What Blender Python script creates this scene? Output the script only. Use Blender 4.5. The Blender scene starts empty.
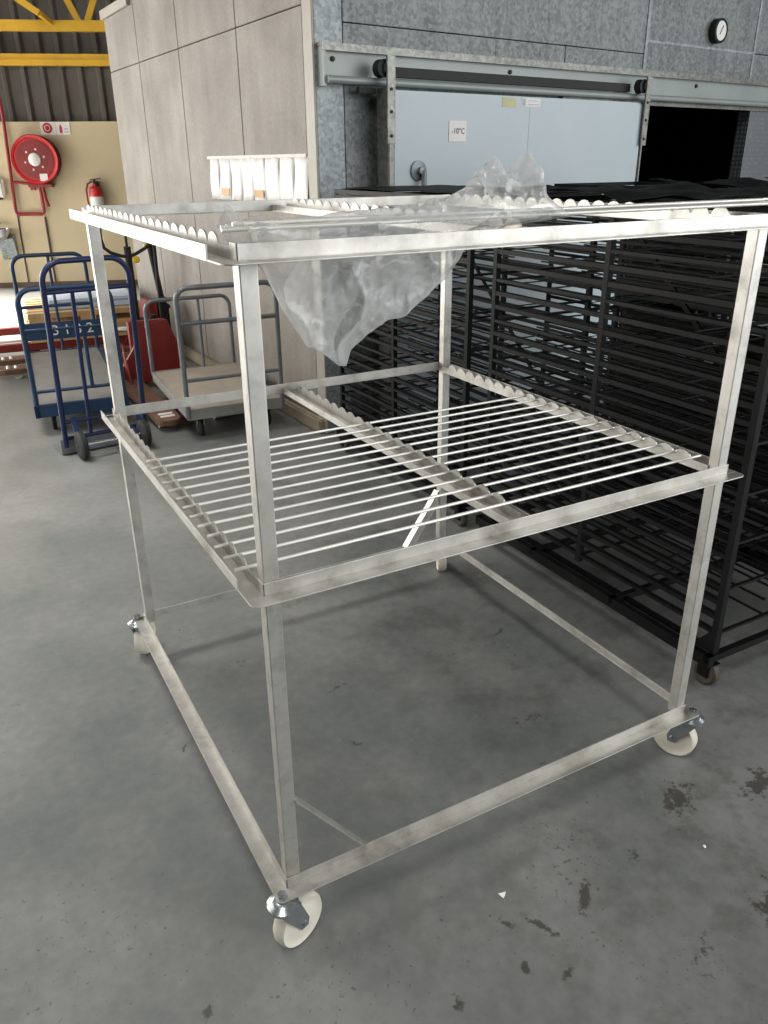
import bpy, bmesh, math, random
from mathutils import Vector, Matrix, noise
random.seed(7)
R = math.radians
C = bpy.context.scene.collection
V = Vector

# ------------------------------------------------------------------ materials
def nt(name):
    m = bpy.data.materials.new(name); m.use_nodes = True
    n = m.node_tree.nodes; l = m.node_tree.links
    b = n['Principled BSDF']
    return m, n, l, b
def lin(c):
    return tuple(((x/255.0+0.055)/1.055)**2.4 if x > 10 else x/255.0/12.92 for x in c)
def ramp(n, l, src, stops):
    r = n.new('ShaderNodeValToRGB')
    e = r.color_ramp.elements
    e[0].position, e[0].color = stops[0][0], (*stops[0][1], 1)
    e[1].position, e[1].color = stops[-1][0], (*stops[-1][1], 1)
    for p, c in stops[1:-1]:
        x = e.new(p); x.color = (*c, 1)
    l.new(src, r.inputs[0]); return r
def coords(n, l, scale=(1, 1, 1), kind='Object'):
    t = n.new('ShaderNodeTexCoord'); mp = n.new('ShaderNodeMapping')
    mp.inputs['Scale'].default_value = scale
    l.new(t.outputs[kind], mp.inputs[0]); return mp.outputs[0]
def noi(n, l, vec, scale, detail=5, rough=0.6):
    t = n.new('ShaderNodeTexNoise'); t.inputs['Scale'].default_value = scale
    t.inputs['Detail'].default_value = detail; t.inputs['Roughness'].default_value = rough
    l.new(vec, t.inputs['Vector']); return t.outputs['Fac']
def bump(n, l, b, src, strength=0.1, dist=0.01):
    k = n.new('ShaderNodeBump'); k.inputs['Strength'].default_value = strength
    k.inputs['Distance'].default_value = dist
    l.new(src, k.inputs['Height']); l.new(k.outputs[0], b.inputs['Normal'])
def mixc(n, l, fac, a, bcol, mode='MIX'):
    m = n.new('ShaderNodeMix'); m.data_type = 'RGBA'; m.blend_type = mode
    if isinstance(fac, float): m.inputs[0].default_value = fac
    else: l.new(fac, m.inputs[0])
    for s, v in ((6, a), (7, bcol)):
        if isinstance(v, tuple): m.inputs[s].default_value = (*v, 1)
        else: l.new(v, m.inputs[s])
    return m.outputs[2]
def mth(n, l, op, a, b=0.0, clamp=False):
    m = n.new('ShaderNodeMath'); m.operation = op; m.use_clamp = clamp
    for i, v in enumerate((a, b)):
        if isinstance(v, (int, float)): m.inputs[i].default_value = v
        else: l.new(v, m.inputs[i])
    return m.outputs[0]

def mat_plain(name, rgb, rough=0.5, metal=0.0, var=0.12, scale=6.0, bumps=0.0):
    m, n, l, b = nt(name)
    c = lin(rgb); v = coords(n, l)
    f = noi(n, l, v, scale, 6)
    r = ramp(n, l, f, [(0.3, tuple(x*(1-var) for x in c)), (0.7, tuple(min(1, x*(1+var)) for x in c))])
    l.new(r.outputs[0], b.inputs['Base Color'])
    b.inputs['Roughness'].default_value = rough; b.inputs['Metallic'].default_value = metal
    if bumps: bump(n, l, b, noi(n, l, v, scale*8, 4), bumps, 0.003)
    return m

def mat_steel():
    m, n, l, b = nt('stainless_steel')
    v = coords(n, l)
    f = noi(n, l, v, 9, 6, 0.65)
    v2 = coords(n, l, (2, 2, 2))
    g = noi(n, l, v2, 3.5, 4, 0.5)
    r = ramp(n, l, f, [(0.27, (0.34, 0.325, 0.295)), (0.48, (0.58, 0.565, 0.525)), (0.75, (0.72, 0.70, 0.655))])
    r2 = ramp(n, l, g, [(0.28, (0.62, 0.58, 0.52)), (0.45, (1, 1, 1))])
    l.new(mixc(n, l, 0.6, r.outputs[0], r2.outputs[0], 'MULTIPLY'), b.inputs['Base Color'])
    b.inputs['Metallic'].default_value = 0.78
    rr = ramp(n, l, f, [(0.3, (0.52,)*3), (0.7, (0.38,)*3)])
    l.new(rr.outputs[0], b.inputs['Roughness'])
    bump(n, l, b, noi(n, l, v, 60, 3), 0.08, 0.002)
    return m

def mat_galv(name, dark, light, streak=True, metal=0.35, rough=0.5):
    m, n, l, b = nt(name)
    v = coords(n, l)
    vo = n.new('ShaderNodeTexVoronoi'); vo.inputs['Scale'].default_value = 55
    l.new(v, vo.inputs['Vector'])
    sep = n.new('ShaderNodeSeparateColor'); l.new(vo.outputs['Color'], sep.inputs[0])
    f = noi(n, l, v, 2.2, 6, 0.65)
    v3 = coords(n, l, (9, 9, 0.7) if streak else (3, 3, 3))
    s = noi(n, l, v3, 2.0, 6, 0.6)
    a = mth(n, l, 'MULTIPLY', f, 0.5); bb = mth(n, l, 'MULTIPLY', s, 0.4)
    c = mth(n, l, 'MULTIPLY', sep.outputs[0], 0.26)
    t = mth(n, l, 'ADD', mth(n, l, 'ADD', a, bb), c)
    r = ramp(n, l, t, [(0.38, lin(dark)), (0.72, lin(light))])
    l.new(r.outputs[0], b.inputs['Base Color'])
    b.inputs['Metallic'].default_value = metal; b.inputs['Roughness'].default_value = rough
    return m

def mat_wallpanel():
    m, n, l, b = nt('weathered_panel')
    v = coords(n, l); v3 = coords(n, l, (6, 6, 0.5)); v4 = coords(n, l, (40, 40, 30))
    f = noi(n, l, v, 1.6, 6, 0.6); s = noi(n, l, v3, 1.3, 7, 0.65); g = noi(n, l, v4, 1.5, 3)
    t = mth(n, l, 'ADD', mth(n, l, 'ADD', mth(n, l, 'MULTIPLY', f, 0.55), mth(n, l, 'MULTIPLY', s, 0.20)), mth(n, l, 'MULTIPLY', g, 0.25))
    r = ramp(n, l, t, [(0.33, lin((104, 98, 91))), (0.5, lin((134, 128, 120))), (0.66, lin((158, 153, 145)))])
    l.new(r.outputs[0], b.inputs['Base Color'])
    b.inputs['Roughness'].default_value = 0.6; b.inputs['Metallic'].default_value = 0.15
    return m

STAINS = [  # x, y, half length, half width, angle, strength : scuffs and oil drops on the painted floor
    (0.64, -0.235, .05, .018, 45, 1), (0.41, -0.31, .017, .010, 70, 1), (0.50, -0.24, .07, .014, 115, .8),
    (0.24, -0.30, .025, .02, 30, .9), (1.02, -0.46, .09, .05, 20, 1), (1.30, -0.19, .10, .05, 15, .8),
    (1.08, -0.12, .10, .05, 30, .8), (0.83, -0.20, .06, .03, 30, .55), (0.75, -0.48, .08, .05, 60, .5),
    (0.48, -0.36, .02, .010, 20, .9), (-0.21, -0.07, .03, .010, 60, .8), (0.44, -0.20, .05, .012, 120, .6),
    (1.16, 0.79, .05, .012, 30, .8), (0.52, .78, .09, .008, 10, .6), (.42, .50, .05, .02, 0, .5),
    (0.93, .34, .06, .03, 0, .6), (0.26, 1.06, .05, .03, 30, .5), (-.03, .73, .05, .006, 60, .7), (0.85, 0.12, .07, .02, 100, .6)]

def mat_floor():
    m, n, l, b = nt('grey_floor_paint')
    geo = n.new('ShaderNodeNewGeometry'); pos = geo.outputs['Position']
    big = noi(n, l, pos, 0.55, 5, 0.55); mid = noi(n, l, pos, 2.4, 7, 0.62); fine = noi(n, l, pos, 26, 4, 0.6)
    t = mth(n, l, 'ADD', mth(n, l, 'MULTIPLY', big, 0.40), mth(n, l, 'ADD', mth(n, l, 'MULTIPLY', mid, 0.4), mth(n, l, 'MULTIPLY', fine, 0.20)))
    r = ramp(n, l, t, [(0.40, lin((104, 109, 107))), (0.5, lin((121, 122, 119))), (0.60, lin((135, 136, 133)))])
    # random specks and scuffs
    speck = noi(n, l, pos, 62, 4, 0.6)
    patch = noi(n, l, pos, 2.1, 3, 0.5)
    sp = ramp(n, l, mth(n, l, 'ADD', speck, mth(n, l, 'MULTIPLY', patch, 0.35)), [(0.845, (0, 0, 0)), (0.885, (1, 1, 1))])
    ed = noi(n, l, pos, 22, 5, 0.7)
    ed2 = noi(n, l, pos, 70, 4, 0.7)
    mask = None
    for (x, y, a, w, ang, st) in STAINS:
        mp = n.new('ShaderNodeMapping'); mp.vector_type = 'TEXTURE'
        mp.inputs['Location'].default_value = (x, y, 0)
        mp.inputs['Rotation'].default_value = (0, 0, R(ang))
        mp.inputs['Scale'].default_value = (a*1.5, w*1.5, 1)
        l.new(pos, mp.inputs[0])
        le = n.new('ShaderNodeVectorMath'); le.operation = 'LENGTH'; l.new(mp.outputs[0], le.inputs[0])
        q = mth(n, l, 'MULTIPLY', mth(n, l, 'SUBTRACT', 1.0, le.outputs['Value'], True), st)
        mask = q if mask is None else mth(n, l, 'MAXIMUM', mask, q)
    e = mth(n, l, 'ADD', mth(n, l, 'MULTIPLY', ed, 2.2), mth(n, l, 'MULTIPLY', ed2, 1.6))
    mk = mth(n, l, 'MULTIPLY', mth(n, l, 'SUBTRACT', mth(n, l, 'ADD', mth(n, l, 'MULTIPLY', mask, 1.1), e), 2.36), 4.0, True)
    mk = mth(n, l, 'MULTIPLY', mk, mth(n, l, 'MULTIPLY', mask, 5.0, True))
    stain = mth(n, l, 'MAXIMUM', mth(n, l, 'MULTIPLY', sp.outputs[0], 0.75), mk)
    # broad worn grime towards the racks
    gr = noi(n, l, pos, 5.5, 8, 0.72)
    sx = n.new('ShaderNodeSeparateXYZ'); l.new(pos, sx.inputs[0])
    zone = mth(n, l, 'MULTIPLY', mth(n, l, 'ADD', mth(n, l, 'MULTIPLY', sx.outputs[0], 0.9), 0.05, True), 1.0)
    g2 = ramp(n, l, gr, [(0.50, (0, 0, 0)), (0.62, (1, 1, 1))])
    grime = mth(n, l, 'MULTIPLY', mth(n, l, 'MULTIPLY', g2.outputs[0], zone), 0.55)
    c1 = mixc(n, l, grime, r.outputs[0], lin((84, 82, 76)))
    c2 = mixc(n, l, mth(n, l, 'MULTIPLY', stain, 0.85), c1, lin((70, 67, 61)))
    l.new(c2, b.inputs['Base Color'])
    rr = ramp(n, l, mid, [(0.3, (0.30,)*3), (0.7, (0.46,)*3)])
    l.new(rr.outputs[0], b.inputs['Roughness'])
    bump(n, l, b, mid, 0.06, 0.01)
    return m

def mat_bag():
    m, n, l, b = nt('clear_plastic_film')
    v = coords(n, l)
    b.inputs['Base Color'].default_value = (0.86, 0.87, 0.86, 1)
    b.inputs['Roughness'].default_value = 0.07
    b.inputs['Specular IOR Level'].default_value = 1.0; b.inputs['Coat Weight'].default_value = 1.0; b.inputs['Coat Roughness'].default_value = 0.05
    bump(n, l, b, noi(n, l, v, 30, 3, 0.5), 0.5, 0.012)
    tr = n.new('ShaderNodeBsdfTransparent'); tr.inputs[0].default_value = (0.96, 0.97, 0.97, 1)
    tl = n.new('ShaderNodeBsdfTranslucent'); tl.inputs[0].default_value = (0.8, 0.8, 0.8, 1)
    mx0 = n.new('ShaderNodeMixShader'); mx0.inputs[0].default_value = 0.25
    l.new(b.outputs[0], mx0.inputs[1]); l.new(tl.outputs[0], mx0.inputs[2])
    mx = n.new('ShaderNodeMixShader')
    lw = n.new('ShaderNodeLayerWeight'); lw.inputs['Blend'].default_value = 0.35
    k = mth(n, l, 'ADD', mth(n, l, 'MULTIPLY', lw.outputs['Facing'], 0.55), 0.28, True)
    l.new(k, mx.inputs[0]); l.new(tr.outputs[0], mx.inputs[1]); l.new(mx0.outputs[0], mx.inputs[2])
    out = [x for x in n if x.type == 'OUTPUT_MATERIAL'][0]
    l.new(mx.outputs[0], out.inputs[0])
    return m

def mat_checker():
    m, n, l, b = nt('chequer_plate')
    v = coords(n, l, (30, 30, 30))
    vo = n.new('ShaderNodeTexVoronoi'); vo.inputs['Scale'].default_value = 1.0; vo.inputs['Randomness'].default_value = 0.15
    l.new(v, vo.inputs['Vector'])
    r = ramp(n, l, vo.outputs['Distance'], [(0.2, lin((165, 168, 170))), (0.42, lin((112, 116, 118)))])
    l.new(r.outputs[0], b.inputs['Base Color']); b.inputs['Metallic'].default_value = 0.5
    b.inputs['Roughness'].default_value = 0.4
    bump(n, l, b, vo.outputs['Distance'], 0.5, 0.004)
    return m

M = dict(
    steel=mat_steel(),
    rod=mat_plain('rod_steel', (232, 230, 222), 0.35, 0.35, 0.08),
    zinc=mat_plain('zinc_plate', (178, 184, 186), 0.25, 0.85, 0.15, 20),
    nylon=mat_plain('white_nylon', (226, 221, 204), 0.45, 0, 0.05),
    floor=mat_floor(),
    panel=mat_wallpanel(),
    seam=mat_plain('dark_joint', (70, 66, 62), 0.8),
    galv=mat_galv('galvanised_sheet', (80, 85, 85), (128, 132, 131), True, 0.2),
    galvlight=mat_galv('galvanised_edge', (108, 115, 117), (158, 164, 165), True, 0.2),
    trimsteel=mat_galv('steel_trim', (96, 96, 90), (136, 136, 130), True, 0.5, 0.4),
    cream_trim=mat_plain('pale_edge_trim', (160, 155, 144), 0.5, 0.1, 0.1),
    doorpaint=mat_plain('pale_door_paint', (176, 187, 191), 0.38, 0, 0.04, 2),
    black=mat_plain('black_rack_paint', (15, 15, 16), 0.5, 0.0, 0.4, 14),
    blackmat=mat_plain('black_sheet', (20, 21, 22), 0.6, 0, 0.3, 9, 0.3),
    rubber=mat_plain('black_rubber', (30, 30, 30), 0.7),
    greyrubber=mat_plain('dusty_wheel', (72, 66, 56), 0.7, 0, 0.3, 20),
    dark=mat_plain('unlit_room_black', (10, 10, 11), 0.9),  # near-black colour stands for the unlit inside of the cold room
    cream=mat_plain('cream_wall_paint', (198, 182, 148), 0.7, 0, 0.06, 1.2),
    clad=mat_plain('dark_cladding', (88, 82, 76), 0.6, 0.1, 0.12, 2),
    yellow=mat_plain('yellow_steel_paint', (206, 160, 40), 0.45, 0, 0.12, 3),
    red=mat_plain('red_paint', (188, 34, 36), 0.4, 0, 0.12, 5),
    dullred=mat_plain('worn_red_paint', (128, 40, 36), 0.5, 0, 0.22, 6),
    pipered=mat_plain('dark_red_pipe', (140, 30, 34), 0.5),
    white=mat_plain('white_print', (226, 222, 216), 0.55, 0, 0.03),
    paper=mat_plain('white_paper', (246, 244, 241), 0.6, 0, 0.05, 12),
    orange=mat_plain('pale_orange_print', (222, 178, 130), 0.6),
    greyprint=mat_plain('grey_print', (176, 178, 184), 0.6),
    navy=mat_plain('navy_tube_paint', (22, 34, 76), 0.35, 0, 0.2, 8),
    teal=mat_plain('blue_cart_paint', (32, 60, 88), 0.4, 0, 0.2, 8),
    cartdeck=mat_plain('worn_grey_deck', (134, 134, 130), 0.5, 0.2, 0.15, 6),
    greytube=mat_plain('grey_tube_paint', (120, 124, 126), 0.4, 0.35, 0.18, 10),
    greydeck=mat_plain('dusty_board', (158, 148, 134), 0.7, 0, 0.16, 5),
    greyedge=mat_plain('grey_deck_edge', (150, 150, 144), 0.5, 0.3, 0.15, 8),
    wood=mat_plain('pale_timber', (206, 172, 124), 0.7, 0, 0.18, 6),
    rust=mat_plain('rusty_fork', (112, 82, 64), 0.6, 0.1, 0.3, 12),
    bluewrap=mat_plain('pale_blue_wrap', (196, 208, 222), 0.4, 0, 0.06),
    ink=mat_plain('dark_ink', (50, 52, 58), 0.7),
    brown=mat_plain('brown_skirting', (86, 70, 56), 0.7),
    chrome=mat_plain('chrome', (200, 202, 202), 0.15, 0.95, 0.05),
    bag=mat_bag(), checker=mat_checker(),
    tagyellow=mat_plain('yellow_plastic', (226, 190, 30), 0.5),
    sticker=mat_plain('yellow_sticker', (196, 192, 150), 0.6),
    trackpaint=mat_plain('pale_track_paint', (142, 149, 146), 0.4, 0.1, 0.08, 4),
    concrete=mat_plain('concrete_curb', (150, 138, 118), 0.8, 0, 0.15, 8),
)

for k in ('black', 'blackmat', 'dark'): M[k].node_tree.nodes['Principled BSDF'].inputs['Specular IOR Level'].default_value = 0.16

# ------------------------------------------------------------------ mesh builder
class MB:
    def __init__(s): s.bm = bmesh.new(); s.smooth = False
    def box(s, lo, hi, bev=0.0):
        lo, hi = V(lo), V(hi)
        g = bmesh.ops.create_cube(s.bm, size=1.0, matrix=Matrix.Translation((lo+hi)/2) @ Matrix.Diagonal((*(hi-lo), 1)))
        if bev:
            es = list({e for v in g['verts'] for e in v.link_edges})
            bmesh.ops.bevel(s.bm, geom=es, offset=bev, segments=2, affect='EDGES')
        return s
    def obox(s, c, size, rot):
        bmesh.ops.create_cube(s.bm, size=1.0, matrix=Matrix.Translation(c) @ rot.to_4x4() @ Matrix.Diagonal((*size, 1)))
        return s
    def bar(s, a, b, w, h, up=(0, 0, 1)):
        a, b = V(a), V(b); d = b-a; z = d.normalized(); u = V(up)
        if abs(z.dot(u)) > 0.99: u = V((0, 1, 0))
        x = u.cross(z).normalized(); y = z.cross(x)
        return s.obox((a+b)/2, (w, h, d.length), Matrix((x, y, z)).transposed())
    def tube(s, a, b, r, seg=10, r2=None):
        a, b = V(a), V(b); d = b-a
        q = d.to_track_quat('Z', 'Y').to_matrix().to_4x4()
        bmesh.ops.create_cone(s.bm, cap_ends=True, segments=seg, radius1=r, radius2=r if r2 is None else r2, depth=d.length,
                              matrix=Matrix.Translation((a+b)/2) @ q)
        s.smooth = True; return s
    def path(s, pts, r, seg=8, closed=False):
        pts = [V(p) for p in pts]; n = len(pts); rings = []
        prev = None
        for i, p in enumerate(pts):
            if closed: t = pts[(i+1) % n]-pts[i-1]
            else: t = pts[min(i+1, n-1)]-pts[max(i-1, 0)]
            t.normalize()
            if prev is None:
                u = V((0, 0, 1)) if abs(t.z) < 0.9 else V((1, 0, 0))
                x = u.cross(t).normalized()
            else:
                x = (prev-t*prev.dot(t)).normalized()
            prev = x; y = t.cross(x)
            rings.append([s.bm.verts.new(p+(x*math.cos(2*math.pi*k/seg)+y*math.sin(2*math.pi*k/seg))*r) for k in range(seg)])
        m = n if closed else n-1
        for i in range(m):
            a, b = rings[i], rings[(i+1) % n]
            for k in range(seg):
                s.bm.faces.new((a[k], a[(k+1) % seg], b[(k+1) % seg], b[k]))
        if not closed:
            s.bm.faces.new(rings[0][::-1]); s.bm.faces.new(rings[-1])
        s.smooth = True; return s
    def lathe(s, c, axis, prof, seg=28):
        """prof: list of (radius, height along axis)"""
        c = V(c); z = V(axis).normalized(); u = V((0, 0, 1)) if abs(z.z) < 0.9 else V((1, 0, 0))
        x = u.cross(z).normalized(); y = z.cross(x); rings = []
        for r, h in prof:
            if r < 1e-6: rings.append([s.bm.verts.new(c+z*h)])
            else: rings.append([s.bm.verts.new(c+z*h+(x*math.cos(2*math.pi*k/seg)+y*math.sin(2*math.pi*k/seg))*r) for k in range(seg)])
        for a, b in zip(rings, rings[1:]):
            for k in range(seg):
                k2 = (k+1) % seg
                q = [a[k % len(a)], a[k2 % len(a)], b[k2 % len(b)], b[k % len(b)]]
                q = list(dict.fromkeys(q))
                if len(q) > 2:
                    try: s.bm.faces.new(q)
                    except ValueError: pass
        s.smooth = True; return s
    def prism(s, poly, a, b, plane='xz'):
        """poly in a plane, extruded along the third axis from a to b"""
        def P(u, v, w): return {'xz': (u, w, v), 'yz': (w, u, v), 'xy': (u, v, w)}[plane]
        va = [s.bm.verts.new(P(u, v, a)) for u, v in poly]; vb = [s.bm.verts.new(P(u, v, b)) for u, v in poly]
        s.bm.faces.new(va); s.bm.faces.new(vb[::-1]); n = len(poly)
        for i in range(n): s.bm.faces.new((va[i], vb[i], vb[(i+1) % n], va[(i+1) % n]))
        return s
    def build(s, name, mat, parent=None, bevel=0.0, mx=None):
        bmesh.ops.recalc_face_normals(s.bm, faces=s.bm.faces[:])
        me = bpy.data.meshes.new(name); s.bm.to_mesh(me); s.bm.free()
        if s.smooth:
            for p in me.polygons: p.use_smooth = True
            try: me.set_sharp_from_angle(angle=R(40))
            except Exception: pass
        me.materials.append(mat if not isinstance(mat, str) else M[mat])
        o = bpy.data.objects.new(name, me); C.objects.link(o)
        if parent is not None: o.parent = parent
        elif mx is not None: o.matrix_world = mx
        if bevel:
            b = o.modifiers.new('bevel', 'BEVEL'); b.width = bevel; b.segments = 2; b.limit_method = 'ANGLE'
        return o

def tag(o, label=None, cat=None, group=None, kind=None):
    if label: o['label'] = label
    if cat: o['category'] = cat
    if group: o['group'] = group
    if kind: o['kind'] = kind
    return o
def root(name, label, cat, loc=(0, 0, 0), yaw=0.0, group=None):
    o = bpy.data.objects.new(name, None); C.objects.link(o); o.empty_display_size = 0.1
    o.location = loc; o.rotation_euler = (0, 0, R(yaw))
    return tag(o, label, cat, group)
def frame(loc, yaw): return Matrix.Translation(loc) @ Matrix.Rotation(R(yaw), 4, 'Z')
def copy_tree(o, parent=None):
    c = o.copy(); C.objects.link(c)
    if parent is not None: c.parent = parent
    for ch in list(o.children): copy_tree(ch, c)
    return c
def text_mesh(name, s, size, mat, parent, mx, depth=0.001):
    cu = bpy.data.curves.new(name, 'FONT'); cu.body = s; cu.size = size; cu.extrude = depth
    cu.align_x = 'CENTER'; cu.align_y = 'CENTER'
    t = bpy.data.objects.new(name+'_tmp', cu); C.objects.link(t)
    me = bpy.data.meshes.new_from_object(t.evaluated_get(bpy.context.evaluated_depsgraph_get()))
    bpy.data.objects.remove(t); bpy.data.curves.remove(cu)
    me.materials.clear(); me.materials.append(M[mat]); me.name = name
    o = bpy.data.objects.new(name, me); C.objects.link(o); o.parent = parent; o.matrix_local = mx
    return o
def arc(c, r, a0, a1, n=7):
    return [(c[0]+r*math.cos(R(a0+(a1-a0)*i/n)), c[1]+r*math.sin(R(a0+(a1-a0)*i/n))) for i in range(n+1)]
def hoop(x0, x1, z0, z1, rad):
    """inverted U in xz with rounded upper corners"""
    return [(x0, z0)] + arc((x0+rad, z1-rad), rad, 180, 90) + arc((x1-rad, z1-rad), rad, 90, 0) + [(x1, z0)]

# ------------------------------------------------------------------ camera
cam = bpy.data.cameras.new('camera'); co = bpy.data.objects.new('camera', cam); C.objects.link(co)
yw, pt, rl = 0.50328605, 0.41635377, -0.00893582
fw = V((math.sin(yw)*math.cos(pt), math.cos(yw)*math.cos(pt), -math.sin(pt)))
rt = V((math.cos(yw), -math.sin(yw), 0)); up = rt.cross(fw)
r_ = rt*math.cos(rl)+up*math.sin(rl); u_ = -rt*math.sin(rl)+up*math.cos(rl)
mx = Matrix((r_, u_, -fw)).transposed().to_4x4(); mx.translation = (-0.40162899, -1.17356233, 1.57187256)
co.matrix_world = mx
cam.sensor_width = 36; cam.lens = 793.0507/1024*36; cam.clip_start = 0.02; cam.clip_end = 200
bpy.context.scene.camera = co

# ------------------------------------------------------------------ setting: floor, far wall, roof steel
tag(MB().box((-16, -10, -0.12), (16, 16, 0)).build('floor', 'floor'), kind='structure')

FW = frame((1.17, 11.08, 0), -22)          # far wall: local x along it, y into it
tag(MB().box((-9, 0, 0), (6, 0.25, 2.08)).build('wall_back', 'cream', mx=FW), kind='structure')
tag(MB().box((-9, -0.02, 0), (6, 0, 0.07)).build('baseboard_back', 'brown', mx=FW), kind='structure')
b = MB(); x = -9.0
b.box((-9, 0.10, 2.08), (6, 0.16, 5.2))
while x < 6:                                # box-rib cladding
    b.prism([(x, 0.10), (x+0.03, 0.05), (x+0.07, 0.05), (x+0.10, 0.10)], 2.08, 5.2, 'xy'); x += 0.235
tag(b.build('wall_upper', 'clad', mx=FW), kind='structure')
g = root('wall_girt', 'yellow horizontal steel girt on the dark cladding, below the truss', 'beam')
g.matrix_world = FW
MB().box((-9, -0.06, 2.83), (6, 0.05, 2.845)).box((-9, -0.06, 2.73), (6, -0.045, 2.83)).box((-9, -0.06, 2.715), (6, 0.05, 2.73)).box((-9, -0.075, 2.775), (6, -0.06, 2.785)).build('channel', 'yellow', g)
t = root('roof_truss', 'yellow steel roof truss with slanting web bars above the far wall', 'truss')
t.matrix_world = FW @ Matrix.Translation((0, -0.6, 0))
MB().box((-9, -0.05, 3.02), (6, 0.05, 3.035)).box((-9, -0.05, 3.035), (6, -0.038, 3.13)).build('bottom_chord', 'yellow', t)
MB().box((-9, -0.05, 4.2), (6, 0.05, 4.32)).build('top_chord', 'yellow', t)
for k in range(-5, 5):
    x0 = 0.93+k*1.1
    MB().bar((x0-0.02, 0, 3.08), (x0-0.55, 0.0, 4.22), 0.07, 0.05, (0, 1, 0)).build('web_bar', 'yellow', t)
    MB().bar((x0+0.04, 0, 3.08), (x0+0.58, 0.0, 4.22), 0.07, 0.05, (0, 1, 0)).build('web_bar', 'yellow', t)
MB().bar((0.52, -0.3, 3.16), (-0.39, -0.3, 3.75), 0.07, 0.05, (0, 1, 0)).bar((0.52, -0.3, 3.16), (0.58, -0.02, 3.09), .05, .05).build('knee_brace', 'yellow', t)

# hose reel
hr = root('hose_reel', 'round red fire hose reel with white hub on the cream wall', 'hose reel'); hr.matrix_world = FW @ Matrix.Translation((0.01, 0, 0))
zc = 1.63
MB().lathe((0, -0.19, zc), (0, -1, 0), [(0.0, 0), (0.255, 0), (0.262, 0.012), (0.29, 0.02), (0.30, 0.0), (0.285, -0.012), (0.25, -0.012), (0, -0.012)], 40).build('drum_face', 'red', hr)
MB().lathe((0, -0.03, zc), (0, -1, 0), [(0.0, 0), (0.285, 0), (0.295, 0.01), (0.285, 0.02), (0.23, 0.02), (0.23, 0.17), (0, 0.17)], 40).build('drum', 'dullred', hr)
MB().lathe((0, -0.20, zc), (0, -1, 0), [(0.0, 0.03), (0.05, 0.03), (0.075, 0.015), (0.08, 0)], 24).build('hub', 'white', hr)
b = MB()
for k in range(6):
    a = R(60*k+15); b.lathe((0.125*math.cos(a), -0.20, zc+0.125*math.sin(a)), (0, -1, 0), [(0, 0.012), (0.012, 0.010), (0.014, 0)], 10)
b.build('bolt', 'white', hr)
MB().box((0.03, -0.205, zc-0.26), (0.13, -0.202, zc-0.17)).build('instruction_plate', 'white', hr)
MB().box((-0.14, -0.20, zc-0.335), (0.16, -0.02, zc-0.295), 0.008).box((-0.16, -0.04, zc-0.37), (-0.1, 0.0, zc-0.27)).build('bracket', 'dullred', hr)
MB().path([(0.02, -0.12, zc-0.30), (0.025, -0.12, zc-0.38), (0.03, -0.10, zc-0.48), (0.05, -0.09, zc-0.58)], 0.022).build('nozzle', 'dullred', hr)
# water pipe feeding the reel
wp = MB().path([(-0.33, -0.05, 5.0), (-0.335, -0.05, 2.1), (-0.385, -0.05, 1.02), (-0.375, -0.05, 0.975), (-0.35, -0.05, 0.96), (-0.05, -0.05, 0.96), (-0.02, -0.05, 0.98), (-0.02, -0.05, 1.32)], 0.022)
wp.tube((-0.36, -0.05, 1.36), (-0.1, -0.05, 1.335), 0.018)
tag(wp.build('fire_water_pipe', 'pipered', mx=FW), 'dark red water pipe running down the cream wall to the hose reel', 'pipe')
tag(MB().tube((-0.385, -0.012, 0.95), (-0.40, -0.012, 0.07), 0.010).build('wall_conduit', 'brown', mx=FW), 'thin dark conduit dropping from the left bend of the red pipe', 'conduit')
tag(MB().tube((-0.03, -0.02, 0.92), (-0.035, -0.02, 0.07), 0.014).build('wall_conduit', 'brown', mx=FW), 'thin dark conduit on cream wall directly below the hose reel', 'conduit')
# extinguisher
ex = root('fire_extinguisher', 'small red fire extinguisher with white label on the cream wall', 'fire extinguisher'); ex.matrix_world = FW @ Matrix.Translation((0.70, 0, 0))
MB().lathe((0, -0.10, 0.93), (0, 0, 1), [(0, 0), (0.075, 0.0), (0.085, 0.02), (0.085, 0.30), (0.07, 0.35), (0.03, 0.375), (0.025, 0.40), (0, 0.40)], 24).build('cylinder', 'red', ex)
MB().lathe((0, -0.10, 1.06), (0, 0, 1), [(0.0865, 0), (0.0865, 0.11)], 24).build('label', 'white', ex)
MB().tube((0, -0.10, 1.32), (0, -0.10, 1.38), 0.018).bar((-0.06, -0.10, 1.375), (0.09, -0.10, 1.395), 0.02, 0.012).bar((-0.05, -0.10, 1.35), (0.07, -0.10, 1.35), 0.02, 0.01).build('valve_lever', 'rubber', ex)
MB().path([(-0.03, -0.10, 1.36), (-0.09, -0.11, 1.33), (-0.115, -0.12, 1.25), (-0.115, -0.12, 1.12), (-0.10, -0.12, 1.02), (-0.07, -0.14, 0.99)], 0.012).build('hose', 'dullred', ex)
MB().box((-0.03, -0.02, 1.0), (0.03, 0.0, 1.36)).build('hook', 'rubber', ex)
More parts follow.
